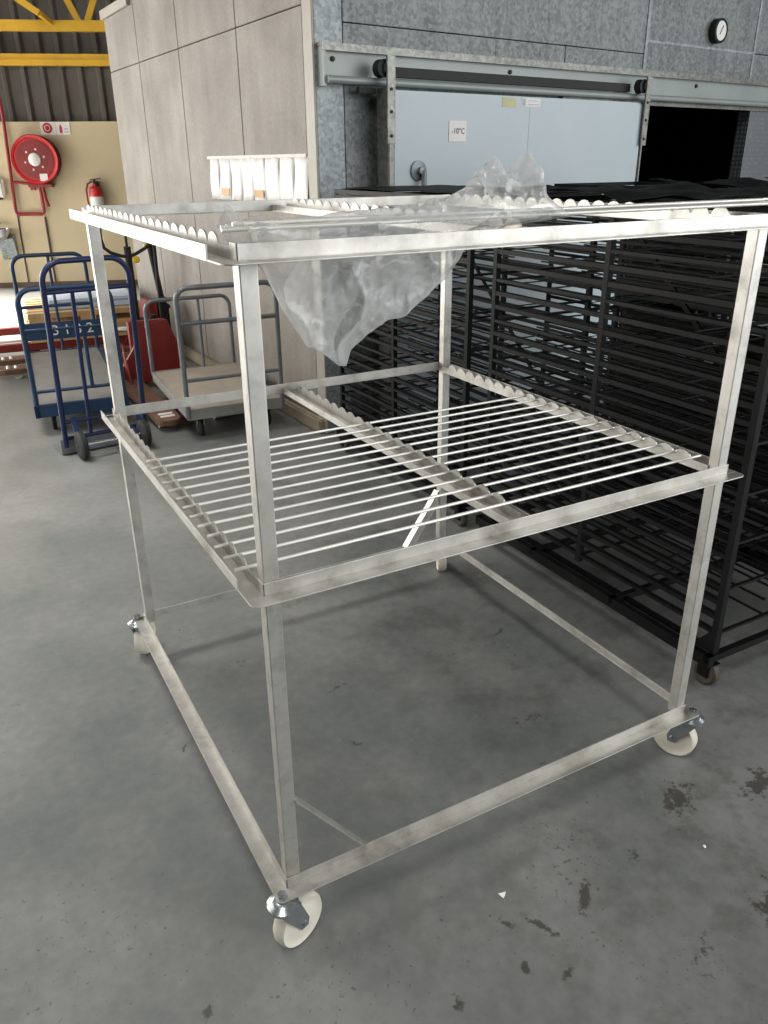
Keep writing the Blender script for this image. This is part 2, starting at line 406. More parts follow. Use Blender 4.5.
# signs
s1 = root('hose_reel_sign', 'small white sign with red hose reel disc, above the reel', 'sign'); s1.matrix_world = FW
MB().box((0.10, -0.008, 1.925), (0.29, 0, 2.075)).build('plate', 'white', s1)
MB().lathe((0.185, -0.009, 2.005), (0, -1, 0), [(0, 0.003), (0.058, 0.003), (0.062, 0)], 24).build('disc', 'red', s1)
MB().lathe((0.185, -0.0125, 2.005), (0, -1, 0), [(0.03, 0.0), (0.03, 0.002), (0.036, 0.002), (0.036, 0)], 24).build('ring', 'white', s1)
s2 = root('extinguisher_sign', 'small white sign with red extinguisher figure, right of hose reel sign', 'sign'); s2.matrix_world = FW
MB().box((0.295, -0.008, 1.925), (0.47, 0, 2.075)).build('plate', 'white', s2)
MB().box((0.335, -0.011, 1.945), (0.37, -0.008, 2.02), 0.001).box((0.343, -0.011, 2.02), (0.362, -0.008, 2.045)).build('figure', 'red', s2)
MB().box((0.40, -0.0095, 1.95), (0.445, -0.008, 1.965)).box((0.40, -0.0095, 1.985), (0.445, -0.008, 2.0)).build('print', 'greyprint', s2)
# fixtures at the frame's left edge
d = root('towel_dispenser', 'white rounded dispenser box on the cream wall left of the red pipe', 'dispenser'); d.matrix_world = FW
MB().box((-0.68, -0.11, 1.17), (-0.47, 0, 1.43), 0.03).build('housing', 'white', d)
MB().box((-0.63, -0.10, 1.145), (-0.52, -0.03, 1.175), 0.004).build('outlet', 'rubber', d)
w = root('wash_basin', 'small steel wash basin on the cream wall under the dispenser', 'basin'); w.matrix_world = FW
MB().lathe((-0.62, -0.16, 0.64), (0, 0, 1), [(0, 0), (0.08, 0.01), (0.13, 0.06), (0.16, 0.14), (0.17, 0.15), (0.155, 0.145), (0.11, 0.06), (0, 0.03)], 28).build('bowl', 'chrome', w)
MB().prism([(-0.16, 0.66), (-0.01, 0.70), (-0.01, 0.38), (-0.06, 0.40)], -0.66, -0.46, 'yz').build('shroud', 'galvlight', w)
MB().path([(-0.62, -0.02, 0.85), (-0.62, -0.10, 0.88), (-0.62, -0.14, 0.85)], 0.014).build('tap', 'chrome', w)

# ------------------------------------------------------------------ cold room block
KX, KY = 1.6034, 3.1791
LF = frame((KX, KY, 0), -87.4)             # left face: local x = -distance from the corner, y into the block
RF = frame((KX, KY, 0), 7.5)               # front face: local x = distance from the corner
H = 2.79
b = MB(); ts = [0.02, 0.13, 1.045, 2.14, 3.135, 4.05]
for a, c in zip(ts, ts[1:]):
    w = c-a
    if w < 0.2: b.box((-c+0.002, 0, 0), (-a-0.002, 0.06, H), 0.003); continue
    zs = [0, 2.33, H]
    for z0, z1 in zip(zs, zs[1:]): b.box((-c+0.004, 0, z0+0.003), (-a-0.004, 0.06, z1-0.003), 0.003)
tag(b.build('wall_left', 'panel', mx=LF), kind='structure')
tag(MB().box((-4.05, 0.05, 0), (-0.02, 0.12, H)).build('trim_1', 'seam', mx=LF), kind='structure')
tag(MB().box((-0.11, -0.012, 0), (0.0, 0.0, H), 0.003).build('trim_2', 'cream_trim', mx=LF), kind='structure')
tag(MB().box((-4.06, -0.03, H-0.05), (-3.2, 0.02, H+0.02), 0.004).build('trim_3', 'cream_trim', mx=LF), kind='structure')
tag(MB().box((-4.06, -0.05, 0), (-0.02, 0.0, 0.09), 0.01).build('baseboard_left', 'concrete', mx=LF), kind='structure')
# front face: panels around the opening t 1.9..4.16, z 0..1.93
b = MB()
b.box((0.0, 0.0, 0), (0.178, 0.06, H), 0.003)
tag(b.build('trim_4', 'galvlight', mx=RF), kind='structure')
b = MB()
for (x0, z0, x1, z1) in [(0.182, 0, 1.3, 2.245), (0.182, 2.251, 2.74, H), (1.3, 0, 1.92, 2.245), (1.925, 1.95, 2.74, 2.245), (2.745, 1.93, 4.10, 2.325), (2.745, 2.331, 4.10, H),
                         (4.106, 1.93, 5.6, 2.325), (4.106, 2.331, 5.6, H), (5.606, 1.93, 7.2, H), (4.60, 0, 7.2, 1.93)]:
    b.box((x0, 0.0, z0), (x1, 0.06, z1), 0.002)
tag(b.build('wall_right', 'galv', mx=RF), kind='structure')
tag(MB().box((0.182, 0.05, 0), (1.92, 0.12, H)).box((1.92, 0.05, 1.94), (7.2, 0.12, H)).box((4.61, 0.05, 0), (7.2, 0.12, 1.94)).build('trim_5', 'seam', mx=RF), kind='structure')
tag(MB().box((2.728, -0.006, 2.15), (2.758, 0.0, H)).build('trim_6', 'galvlight', mx=RF), kind='structure')
tag(MB().box((4.09, -0.005, 2.15), (4.115, 0.0, H)).box((2.76, -0.004, 2.32), (4.09, 0.0, 2.336)).build('trim_7', 'galvlight', mx=RF), kind='structure')
tag(MB().box((4.17, -0.01, 0), (4.62, 0.0, 1.93)).box((4.17, -0.01, 0), (4.175, 0.09, 1.93)).build('trim_8', 'checker', mx=RF), kind='structure')
# interior painted near black to stand for missing light, and roof of the block
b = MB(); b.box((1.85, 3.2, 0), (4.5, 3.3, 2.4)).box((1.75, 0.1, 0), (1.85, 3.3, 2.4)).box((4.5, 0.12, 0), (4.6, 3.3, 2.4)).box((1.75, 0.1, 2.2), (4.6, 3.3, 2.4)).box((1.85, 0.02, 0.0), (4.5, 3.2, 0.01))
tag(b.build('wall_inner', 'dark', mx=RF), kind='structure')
tag(MB().prism([(0.03, 0.05), (0.36, 4.03), (7.2, 4.03), (7.2, 0.05)], H-0.06, H-0.005, 'xy').build('ceiling', 'galv', mx=RF), kind='structure')

# sliding door on the front face
sd = root('door_1', None, None); sd.matrix_world = RF; tag(sd, kind='structure')
MB().box((0.40, -0.15, 0.03), (2.60, -0.05, 1.93), 0.012).build('door_leaf', 'doorpaint', sd)
MB().box((0.365, -0.16, 0.02), (0.405, -0.045, 1.94), 0.004).box((2.597, -0.16, 0.02), (2.615, -0.045, 1.94), 0.003).build('edge_strip', 'trimsteel', sd)
MB().box((1.47, -0.1512, 0.05), (1.473, -0.15, 1.86)).build('joint', 'greyprint', sd)
MB().lathe((0.58, -0.15, 1.52), (0, -1, 0), [(0.055, 0), (0.055, 0.012), (0.02, 0.02), (0.02, 0.045), (0, 0.05)], 20).tube((0.595, -0.19, 1.525), (0.595, -0.19, 1.10), 0.016).build('door_handle', 'greytube', sd)
sg = root('temperature_sign', 'small white temperature notice on the pale sliding door', 'sign'); sg.matrix_world = RF
MB().box((0.81, -0.1535, 1.675), (0.945, -0.1512, 1.785)).build('sheet', 'white', sg)
text_mesh('lettering', '-10°C', 0.042, 'ink', sg, Matrix.Translation((0.88, -0.1545, 1.73)) @ Matrix.Rotation(R(90), 4, 'X'), 0.0005)
sk = root('door_sticker', 'small rectangular pale label with blue end at door top', 'sticker'); sk.matrix_world = RF
MB().box((1.40, -0.152, 1.875), (1.56, -0.150, 1.922)).build('sheet', 'white', sk)
MB().box((1.405, -0.1528, 1.880), (1.43, -0.152, 1.918)).box((1.45, -0.1528, 1.885), (1.55, -0.152, 1.890)).box((1.45, -0.1528, 1.905), (1.54, -0.152, 1.909)).build('print', 'greyprint', sk)
tag(MB().box((1.23, -0.152, 1.868), (1.35, -0.150, 1.92)).build('warning_sticker', 'sticker', mx=RF), 'faded yellow sticker at door top, left of the pale label', 'sticker')

# door track
tr = root('door_track', 'long pale steel sliding door track with ledge across the cold room front', 'door track'); tr.matrix_world = RF
MB().box((0.012, -0.055, 2.122), (5.6, 0.0, 2.142), 0.004).box((0.012, -0.065, 2.105), (5.6, -0.055, 2.142)).build('top_ledge', 'trimsteel', tr)
MB().box((0.03, -0.03, 1.985), (5.6, 0.0, 2.122)).build('back_plate', 'trackpaint', tr)
MB().tube((0.03, -0.07, 1.970), (5.6, -0.07, 1.970), 0.020, 12).build('rail', 'trackpaint', tr)
MB().box((0.015, -0.062, 1.94), (0.03, 0.0, 2.122)).build('end_plate', 'trackpaint', tr)
MB().box((0.22, -0.085, 1.910), (0.34, -0.055, 1.94), 0.004).build('stop_block', 'rubber', tr)
MB().box((1.9, -0.03, 1.925), (4.7, 0.0, 1.955)).build('lintel_strip', 'trimsteel', tr)
b = MB()
for xx in (0.09, 1.4, 3.35, 5.0): b.lathe((xx, -0.03, 2.07), (0, -1, 0), [(0, 0.012), (0.012, 0.01), (0.014, 0)], 10)
b.build('bolt', 'rubber', tr)
for (x0, lab) in ((0.345, 'upright steel hanger bracket at the left end of the pale sliding door'), (2.575, 'upright steel hanger bracket at the right end of the pale sliding door')):
    h = root('door_hanger', lab, 'bracket', group='door hanger brackets'); h.matrix_world = RF @ Matrix.Translation((x0, 0, 0))
    MB().box((0, -0.175, 1.66), (0.055, -0.163, 2.09), 0.003).box((0.047, -0.175, 1.66), (0.055, -0.155, 2.09)).build('plate', 'trimsteel', h)
    MB().lathe((0.0, -0.10, 2.03), (0, -1, 0), [(0, 0), (0.045, 0), (0.045, 0.02), (0.03, 0.03), (0.03, 0.04), (0.045, 0.05), (0, 0.05)], 18).box((-0.01, -0.165, 2.01), (0.05, -0.10, 2.05)).build('roller', 'rubber', h)
    bb = MB()
    for z in (1.70, 1.82, 1.93): bb.lathe((0.027, -0.175, z), (0, -1, 0), [(0, 0.008), (0.008, 0.006), (0.009, 0)], 8)
    bb.build('bolt', 'rubber', h)
tag(MB().box((0.43, -0.062, 2.0), (2.54, -0.032, 2.05)).build('rail_shadow_strip', 'rubber', mx=RF), 'dark strip standing for the rail shadow under the track between the two hanger brackets', 'shadow_strip')  # dark strip takes the place of the shadow under the rail
# dial thermometer
dt = root('dial_thermometer', 'round black dial thermometer with white face on the galvanised wall', 'thermometer'); dt.matrix_world = RF
c = (3.54, 0, 2.44)
MB().lathe(c, (0, -1, 0), [(0, 0), (0.075, 0), (0.082, 0.01), (0.082, 0.055), (0.070, 0.062), (0.066, 0.052), (0, 0.052)], 32).build('case', 'rubber', dt)
MB().lathe((3.54, -0.053, 2.44), (0, -1, 0), [(0, 0.002), (0.064, 0.002), (0.065, 0)], 32).build('dial', 'white', dt)
MB().bar((3.525, -0.057, 2.415), (3.56, -0.057, 2.475), 0.006, 0.002, (0, 1, 0)).build('needle', 'ink', dt)

# papers on the left face
names = ['leftmost', 'second from the left, with an orange patch', 'third from the left', 'fourth from the left', 'fifth from the left, with an orange patch', 'sixth from the left', 'seventh from the left', 'rightmost']
ed = [1.68, 1.50, 1.29, 1.10, 0.91, 0.71, 0.50, 0.30, 0.12]
for i in range(8):
    p = root('paper_notice', 'white paper notice on the panel wall, ' + names[i], 'notice', group='paper notices on the panel wall'); p.matrix_world = LF
    b = MB(); nx = 5
    vs = []
    for iz in range(6):
        for ix in range(nx+1):
            x = -ed[i] + 0.001 + (ed[i]-ed[i+1]-0.002)*ix/nx
            z = 1.335 + (0.265)*iz/5 + random.uniform(-0.004, 0.004)*(iz in (0, 5))
            y = -0.006-0.006*math.sin(ix*1.3+iz*0.9+i)-0.003
            vs.append(b.bm.verts.new((x, y, z)))
    for iz in range(5):
        for ix in range(nx):
            q = iz*(nx+1)+ix; b.bm.faces.new((vs[q], vs[q+1], vs[q+nx+2], vs[q+nx+1]))
    b.smooth = True
    o = b.build('sheet', 'paper', p); sm = o.modifiers.new('t', 'SOLIDIFY'); sm.thickness = 0.001
    if i in (1, 4): MB().box((-ed[i]+0.03, -0.0185, 1.365), (-ed[i+1]-0.03, -0.0165, 1.41)).build('orange_patch', 'orange', p)
tag(MB().box((-1.72, -0.012, 1.595), (-0.13, 0.0, 1.615), 0.003).build('notice_rail', 'white', mx=LF), 'white strip along the top of the paper notices', 'rail')

# ------------------------------------------------------------------ the steel trolley (the subject)
W, D = 1.2, 1.2507
Z0, Z1, Z2 = 0.1576, 0.8699, 1.4388
h, fl, th = 0.0245, 0.031, 0.003
PW = 0.030
T = root('shelf_trolley', 'tall open stainless steel trolley frame on white castors in the foreground', 'trolley')
for nm, (px, py) in dict(A=(0.0035, 0.0035), B=(W-PW-0.0035, 0.0035), C=(0.0035, D-PW-0.0035), D=(W-PW-0.0035, D-PW-0.0035)).items():
    MB().box((px, py, Z0), (px+PW, py+PW, Z2-0.001)).build('post', 'steel', T, 0.002)
def rounded(x0, y0, x1, y1, r, which):
    """rectangle polygon with chosen rounded corners: which in 'll lr ur ul'"""
    P = []
    P += arc((x0+r, y0+r), r, 180, 270, 5) if 'll' in which else [(x0, y0)]
    P += arc((x1-r, y0+r), r, 270, 360, 5) if 'lr' in which else [(x1, y0)]
    P += arc((x1-r, y1-r), r, 0, 90, 5) if 'ur' in which else [(x1, y1)]
    P += arc((x0+r, y1-r), r, 90, 180, 5) if 'ul' in which else [(x0, y1)]
    return P
def front_rail(z, shelf):
    b = MB(); b.box((0, 0, z-th*0.5), (W, th, z+h))
    b.prism(rounded(-fl, -fl, W+fl, 0.0, 0.018 if shelf else 0.012, 'll lr'), z-th, z, 'xy')
    return b.build('front_rail', 'steel', T, 0.0008)
def back_rail(z, shelf):
    b = MB(); b.box((0, D-th, z), (W, D, z+h+(0.004 if shelf else 0)))
    b.prism(rounded(-fl, D, W+fl, D+fl, 0.012, 'ul ur'), z-th, z, 'xy')
    return b.build('back_rail', 'steel', T, 0.0008)
PIT = 0.055
def scallop(xa, xb, z, ya=0.03, yb=D-0.03):
    """upright strip along y with a row of rounded teeth on top, 3 mm thick"""
    top = z+0.019; pts = [(ya, z), (ya, top)]
    y = 0.08-PIT*0.5
    k = 0
    while y < yb-0.03:
        c = y; a = 0.0235
        if c-a > ya:
            pts.append((c-a-0.0005, top))
            pts += [(c-a*math.cos(R(t)), top+0.0165*math.sin(R(t))) for t in (15, 35, 60, 90, 120, 145, 165)]
            pts.append((c+a+0.0005, top))
        y += PIT
    pts += [(yb, top), (yb, z)]
    b = MB(); b.prism(pts, xa, xb, 'yz'); return b
def side_rail_left(z, shelf):
    b = MB()
    b.box((-fl, -0.0, z-th), (th, D+fl*0.6, z))
    if shelf: b.box((0, 0.0, z), (th, 0.0295, z+h)).box((0, D-0.0295, z), (th, D, z+h))
    else: b.box((0, 0.0, z), (th, D, z+h))
    if shelf: b.box((-fl-0.001, 0.045, z-th), (-fl+0.002, D+0.012, z+0.022))
    o = b.build('left_rail', 'steel', T, 0.0006)
    if shelf: scallop(0.0, 0.003, z).build('scalloped_strip', 'steel', o)
def side_rail_right(z, shelf):
    b = MB()
    b.box((W-th, 0, z-th), (W+fl, D, z)); b.box((W-th, 0, z), (W, D, z+h))
    if shelf: b.box((W-0.038, 0.03, z-th), (W, D-0.03, z))
    o = b.build('right_rail', 'steel', T, 0.0006)
    if shelf: scallop(W-0.038, W-0.035, z).build('scalloped_strip', 'steel', o)
def centre_rail(z):
    b = MB(); b.box((0.555, th, z-th), (0.617, D-th, z)).box((0.552, th, z-th), (0.555, D-th, z+0.016)).box((0.614, th, z-th), (0.617, D-th, z+0.010))
    o = b.build('centre_rail', 'steel', T, 0.0006)
    scallop(0.589, 0.592, z).build('scalloped_strip', 'steel', o)
for z, s in ((Z0, False), (Z1, True), (Z2, True)):
    front_rail(z, s); back_rail(z, s); side_rail_left(z, s); side_rail_right(z, s)
    if s: centre_rail(z)
MB().bar((0.034, 0.008, 0.385), (0.196, 0.008, 0.172), 0.004, 0.026, (0, 1, 0)).build('corner_brace', 'steel', T)
MB().bar((W-0.034, D-0.008, 0.392), (W-0.186, D-0.008, 0.168), 0.004, 0.032, (0, 1, 0)).bar((W-0.020, D-0.022, 0.392), (W-0.172, D-0.022, 0.168), 0.03, 0.004, (0, 1, 0)).build('corner_brace', 'steel', T)
def caster(cx, cy, ang, off=0.038):
    """swivel castor bolted under the frame corner; ang = trailing direction"""
    rr = 0.0625; dx, dy = math.cos(R(ang)), math.sin(R(ang)); nx, ny = -dy, dx
    ax, ay = cx+dx*off, cy+dy*off
    b = MB()
    b.lathe((cx, cy, 0.128), (0, 0, 1), [(0, 0), (0.026, 0), (0.034, 0.006), (0.034, 0.013), (0.024, 0.019), (0.017, 0.024), (0, 0.024)], 24)
    for s in (-1, 1):
        o = 0.0215*s
        P = [(-0.022, 0.130), (0.030, 0.130), (off+0.014, 0.070), (off+0.010, 0.050), (off-0.010, 0.050), (off-0.020, 0.066)]
        va, vb = [], []
        for (u, z) in P:
            for lst, oo in ((va, o-0.0015), (vb, o+0.0015)): lst.append(b.bm.verts.new((cx+dx*u+nx*oo, cy+dy*u+ny*oo, z)))
        b.bm.faces.new(va); b.bm.faces.new(vb[::-1])
        for i in range(len(P)): j = (i+1) % len(P); b.bm.faces.new((va[i], vb[i], vb[j], va[j]))
    b.obox((cx+dx*0.006, cy+dy*0.006, 0.1295), (0.052, 0.046, 0.003), Matrix.Rotation(R(ang), 3, 'Z'))
    f = b.build('caster', 'zinc', T)
    MB().lathe((ax-nx*0.018, ay-ny*0.018, rr), (nx, ny, 0), [(0.012, -0.001), (0.020, -0.001), (0.040, 0.004), (0.050, 0.004), (0.058, 0.001), (0.0625, 0.008), (0.0625, 0.028), (0.058, 0.035), (0.050, 0.032), (0.040, 0.032), (0.020, 0.037), (0.012, 0.037)], 40).build('wheel', 'nylon', f)
    MB().tube((ax-nx*0.027, ay-ny*0.027, rr), (ax+nx*0.027, ay+ny*0.027, rr), 0.0065, 6).build('axle', 'zinc', f)
    MB().tube((cx, cy, 0.15), (cx, cy, Z0+0.012), 0.006, 10).tube((cx, cy, Z0), (cx, cy, Z0+0.010), 0.011, 6).build('bolt', 'zinc', f)
caster(-0.017, -0.017, 21); caster(W+0.014, -0.014, 90+20); caster(-0.018, D+0.018, 57); caster(W+0.014, D+0.016, 63)

ordn = ['front', 'second', 'third', 'fourth', 'fifth', 'sixth', 'seventh', 'eighth', 'ninth', 'tenth', 'eleventh', 'twelfth', 'rearmost']
for k in range(13):
    y = 0.08+PIT*k-0.0005
    lab = 'frontmost thin steel rod lying across the middle shelf' if k == 0 else ('rearmost thin steel rod lying across the middle shelf' if k == 12 else 'thin steel rod across the middle shelf, %s from the front' % ordn[k])
    tag(MB().tube((-0.024+random.uniform(-.003, .003), y, Z1+0.0225), (W-0.012+random.uniform(-.004, .004), y+random.uniform(-.001, .001), Z1+0.0230), 0.0036, 8).build('steel_rod', 'rod'), lab, 'rod', 'rods on the middle shelf')
bun = [(0.045, .060, 1.4790, -.005, 1.32, .9), (0.060, .075, 1.4790, .0, 1.31, .9), (0.075, .095, 1.4790, .01, 1.29, .9), (0.090, .110, 1.4790, .02, 1.33, .9),
       (0.108, .135, 1.4790, .015, 1.30, .9), (0.128, .165, 1.4790, .03, 1.23, .9), (0.066, .086, 1.4856, .02, 1.27, .9), (0.083, .103, 1.4856, .03, 1.34, .9)]
blab = ['nearest the front rail', 'second from the front rail', 'third from the front rail', 'fourth from the front rail', 'fifth from the front rail', 'furthest from the front rail', 'upper layer, nearer the front', 'upper layer, nearer the back']
for i, (ya, yb, z, xa, xb, _) in enumerate(bun):
    tag(MB().tube((xa, ya, z), (xb, yb, z), 0.0032, 8).build('steel_rod', 'rod'), 'steel rod in the loose bundle on top of the trolley, ' + blab[i], 'rod', 'loose rods on the trolley top')

# clear plastic bag
def interp(tab, x):
    if x <= tab[0][0]: return tab[0][1]
    for (a, va), (b_, vb) in zip(tab, tab[1:]):
        if x <= b_: return va+(vb-va)*(x-a)/(b_-a)
    return tab[-1][1]
ZT = [(.028, 1.505), (.045, 1.482), (.06, 1.494), (.13, 1.490), (.19, 1.494), (.32, 1.500), (.42, 1.506), (.47, 1.525), (.51, 1.556), (.53, 1.566), (.55, 1.552), (.57, 1.545), (.595, 1.573), (.61, 1.565), (.625, 1.525), (.655, 1.496)]
ZB = [(.028, 1.45), (.065, 1.415), (.095, 1.345), (.128, 1.292), (.174, 1.258), (.195, 1.245), (.205, 1.24), (.215, 1.262), (.243, 1.288), (.284, 1.315), (.325, 1.325), (.367, 1.348), (.41, 1.378), (.435, 1.41), (.46, 1.452), (.655, 1.468)]
b = MB(); NS, NR = 230, 120; rings = []
for i in range(NS+1):
    x = 0.028+(0.655-0.028)*i/NS; zt, zb = interp(ZT, x), interp(ZB, x); ring = []
    for k in range(NR):
        a = 2*math.pi*k/NR
        s = math.sin(a); z = (zt+zb)/2+(zt-zb)/2*(abs(s)**0.9)*(1 if s > 0 else -1)
        dz = abs(z-1.478)
        if z > 1.478: wd = 0.062*max(0.12, 1-dz/max(0.02, zt-1.47))**0.6+0.006
        else: wd = 0.062*math.exp(-dz/0.05)+0.016
        yc = 0.092
        if z < 1.46: yc = 0.092-0.03*min(1, (1.46-z)/0.05)
        y = yc-math.cos(a)*wd
        p = V((x, y, z))
        def ridge(f, o): return (1-min(1, abs(noise.noise(p*f+V(o)))*2.2))**2
        tuft = max(0, min(1, (z-1.49)/0.03))
        q = V((x*1.0+0.35*z, y*1.3, z*1.0))
        n1 = 0.9*noise.noise(q*8)+0.9*ridge(9, (3, 1, 7))+0.38*ridge(21, (8, 2, 1))*(0.5+0.8*tuft)+0.13*ridge(40, (1, 5, 3))-0.5
        if tuft: n1 += 0.9*noise.noise(p*30)
        amp = 0.017*(1.0 if z < 1.46 else (1.2 if z > 1.5 else 0.35))
        out = V((0.25*noise.noise(p*21+V((9, 9, 9))), -math.cos(a), 0.55*s))
        p += out*n1*amp
        p.y = max(p.y, 0.008 if z < 1.47 else 0.0)
        ring.append(b.bm.verts.new(p))
    rings.append(ring)
for a, c in zip(rings, rings[1:]):
    for k in range(NR): b.bm.faces.new((a[k], a[(k+1) % NR], c[(k+1) % NR], c[k]))
b.smooth = True
bag = b.build('plastic_bag', 'bag')
for p in bag.data.polygons: p.use_smooth = True
tag(bag, 'crumpled clear plastic bag over the rod ends, hanging from the trolley top', 'bag')

# ------------------------------------------------------------------ black racks
RD, RL, RH = 0.66, 1.24, 1.44
def make_rack():
    r = root('bakery_rack', 'x', 'rack')
    x0, x1 = -RD/2, RD/2; ys = (-RL/2, 0.015, RL/2)
    for x in (x0, x1):
        for y in ys: MB().box((x-0.011, y-0.011, 0.125 if y != ys[1] else 0.17), (x+0.011, y+0.011, RH)).build('post', 'black', r)
    b = MB()
    for x in (x0-0.025, x1+0.025): b.box((x-0.012, -RL/2-0.02, 0.085), (x+0.012, RL/2+0.02, 0.125))
    for y in (-RL/2-0.008, -0.2, 0.25, RL/2+0.008): b.box((x0-0.037, y-0.011, 0.10), (x1+0.037, y+0.011, 0.125))
    for x in (x0+0.03, ): b.box((x-0.008, -RL/2, 0.10), (x+0.008, RL/2, 0.118))
    b.build('base_frame', 'black', r)
    for x in (x0, x1):
        for y in (ys[0], ys[2]):
            s = 1 if y < 0 else -1
            MB().prism([(y-0.012*s, 0.125), (y-0.012*s, 0.20), (y+0.012*s, 0.20), (y+0.07*s, 0.125)], x-0.012, x+0.012, 'yz').build('gusset', 'black', r)
    z = 0.20; k = 0
    while z < RH:
        b = MB()
        for x in (x0, x1):
            b.box((x-0.010, -RL/2, z-0.008), (x+0.010, RL/2, z+(0.008 if k % 3 else 0.003)))
        for q in range(1, 3):
            x = x0+RD*q/3; b.box((x-0.003, -RL/2, z-0.003), (x+0.003, RL/2, z+0.003))
        if k % 3 == 0:
            for y in ys: b.box((x0, y-0.006, z-0.010), (x1, y+0.006, z-0.002))
        else:
            for y in (-0.31, 0.31): b.box((x0, y-0.003, z-0.008), (x1, y+0.003, z-0.003))
        b.build('wire_shelf', 'black', r); z += 0.0525; k += 1
    b = MB()
    for y in ys: b.box((x0, y-0.01, RH-0.02), (x1, y+0.01, RH))
    for x in (x0, x1): b.box((x-0.01, -RL/2, RH-0.02), (x+0.01, RL/2, RH))
    b.build('top_frame', 'black', r)
    MB().bar((x1-0.013, -0.55, 0.35), (x1-0.013, 0.55, 1.30), 0.02, 0.006, (1, 0, 0)).build('diagonal_brace', 'black', r)
    for x in (x0, x1):
        for y in (-RL/2+0.01, RL/2-0.01):
            f = MB().box((x-0.022, y-0.03, 0.082), (x+0.022, y+0.03, 0.086)).box((x-0.022, y-0.02, 0.035), (x-0.018, y+0.02, 0.085)).box((x+0.018, y-0.02, 0.035), (x+0.022, y+0.02, 0.085)).build('caster', 'black', r)
            MB().lathe((x-0.015, y, 0.045), (1, 0, 0), [(0, 0), (0.026, 0), (0.036, -0.001), (0.045, 0.006), (0.045, 0.024), (0.036, 0.031), (0.026, 0.030), (0, 0.030)], 24).build('wheel', 'greyrubber', f)
    return r
rk = make_rack()
spots = [((1.88, 0.815), 'black wire shelf rack directly right of the steel trolley, nearest the camera'),
         ((1.88, 2.235), 'black wire shelf rack behind the steel trolley, beside the cold room corner'),
         ((2.62, 0.835), 'black wire shelf rack directly behind the nearest one at right'),
         ((3.36, 0.85), 'black wire shelf rack furthest right, in front of the dark opening'),
         ((3.36, 2.235), 'black wire shelf rack against the right end of the sliding door, rear corner')]
for i, ((x, y), lab) in enumerate(spots):
    r = rk if i == 0 else copy_tree(rk)
    r.location = (x, y, 0); tag(r, lab, 'rack', 'black wire racks by the cold room')
# black sheets on top of the racks
def sheet(name, lab, x0, x1, y0, y1, z, amp, seed, lift=None):
    b = MB(); N, Mm = 26, 30; vs = []
    for j in range(Mm+1):
        for i in range(N+1):
            u, v = i/N, j/Mm; p = V((x0+(x1-x0)*u, y0+(y1-y0)*v, 0))
            q = noise.noise(p*3.2+V((seed, 0, 0)))*0.5+0.5+0.4*noise.noise(p*8+V((0, seed, 0)))
            zz = z+amp*max(0, q)
            if lift: zz += lift(u, v)
            p.x += 0.02*noise.noise(V((seed, v*6, 0))); p.y += 0.02*noise.noise(V((u*6, seed, 3)))
            vs.append(b.bm.verts.new((p.x, p.y, zz)))
    for j in range(Mm):
        for i in range(N):
            q = j*(N+1)+i; b.bm.faces.new((vs[q], vs[q+1], vs[q+N+2], vs[q+N+1]))
    b.smooth = True
    o = b.build(name, 'blackmat'); s = o.modifiers.new('t', 'SOLIDIFY'); s.thickness = 0.002; s.offset = 1
    return tag(o, lab, 'sheet', 'black liners on the racks')
sheet('liner_sheet', 'rumpled black liner sheet on top of the nearest rack', 1.56, 2.2, 0.25, 1.42, 1.444, 0.05, 3.1)
sheet('liner_sheet', 'black liner sheet with raised corner on the middle rack at right', 2.3, 2.94, 0.25, 1.43, 1.444, 0.06, 5.7, lambda u, v: 0.06*max(0, u-0.55)/0.45*max(0, 1-abs(v-0.4)*3))
sheet('liner_sheet', 'black liner sheet on the furthest right rack', 3.05, 3.68, 0.25, 1.44, 1.444, 0.07, 12.4, lambda u, v: 0.05*max(0, u-0.4)*max(0, 1-abs(v-0.6)*3))
sheet('liner_sheet', 'thin black liner sheet on the rack beside the cold room corner', 1.57, 2.18, 1.64, 2.84, 1.443, 0.008, 1.4)

# ------------------------------------------------------------------ blue platform cart
yw = -5.0
bc = root('platform_cart', 'blue platform cart with two tubular end frames behind the hand truck', 'cart', (0.0, 4.03, 0), yw)
cw, cl, dz = 0.565, 1.70, 0.20
MB().box((0, 0, dz-0.075), (cw, 0.03, dz+0.004), 0.004).box((0, cl-0.03, dz-0.075), (cw, cl, dz+0.004), 0.004).box((0, 0, dz-0.075), (0.03, cl, dz+0.004)).box((cw-0.03, 0, dz-0.075), (cw, cl, dz+0.004)).build('deck_frame', 'teal', bc)
MB().box((0.03, 0.03, dz-0.03), (cw-0.03, cl-0.03, dz)).build('deck_plate', 'cartdeck', bc)
def end_frame(y, ztop, panel):
    f = MB().path([(x, y, z) for x, z in hoop(0.018, cw-0.018, dz-0.02, ztop, 0.09)], 0.015).build('end_frame', 'teal', bc)
    b = MB().tube((0.018, y, 0.285), (cw-0.018, y, 0.285), 0.011).tube((0.018, y, 0.66), (cw-0.018, y, 0.66), 0.012)
    for x in (0.155, 0.36): b.tube((x, y, 0.285), (x, y, 0.62), 0.013)
    b.build('cross_bar', 'teal', f)
    if panel:
        MB().box((0.03, y-0.006, 0.60), (cw-0.03, y+0.006, 0.70)).build('name_panel', 'teal', f)
        text_mesh('panel_lettering', '3 1 3 2', 0.085, 'white', f, Matrix.Translation((0.30, y-0.0075, 0.65)) @ Matrix.Rotation(R(90), 4, 'X'), 0.001)
    return f
end_frame(0.02, 0.90, True)
f = MB().path([(x, cl-0.02, z) for x, z in hoop(0.018, cw-0.018, dz-0.02, 0.935, 0.09)], 0.015).build('end_frame', 'teal', bc)
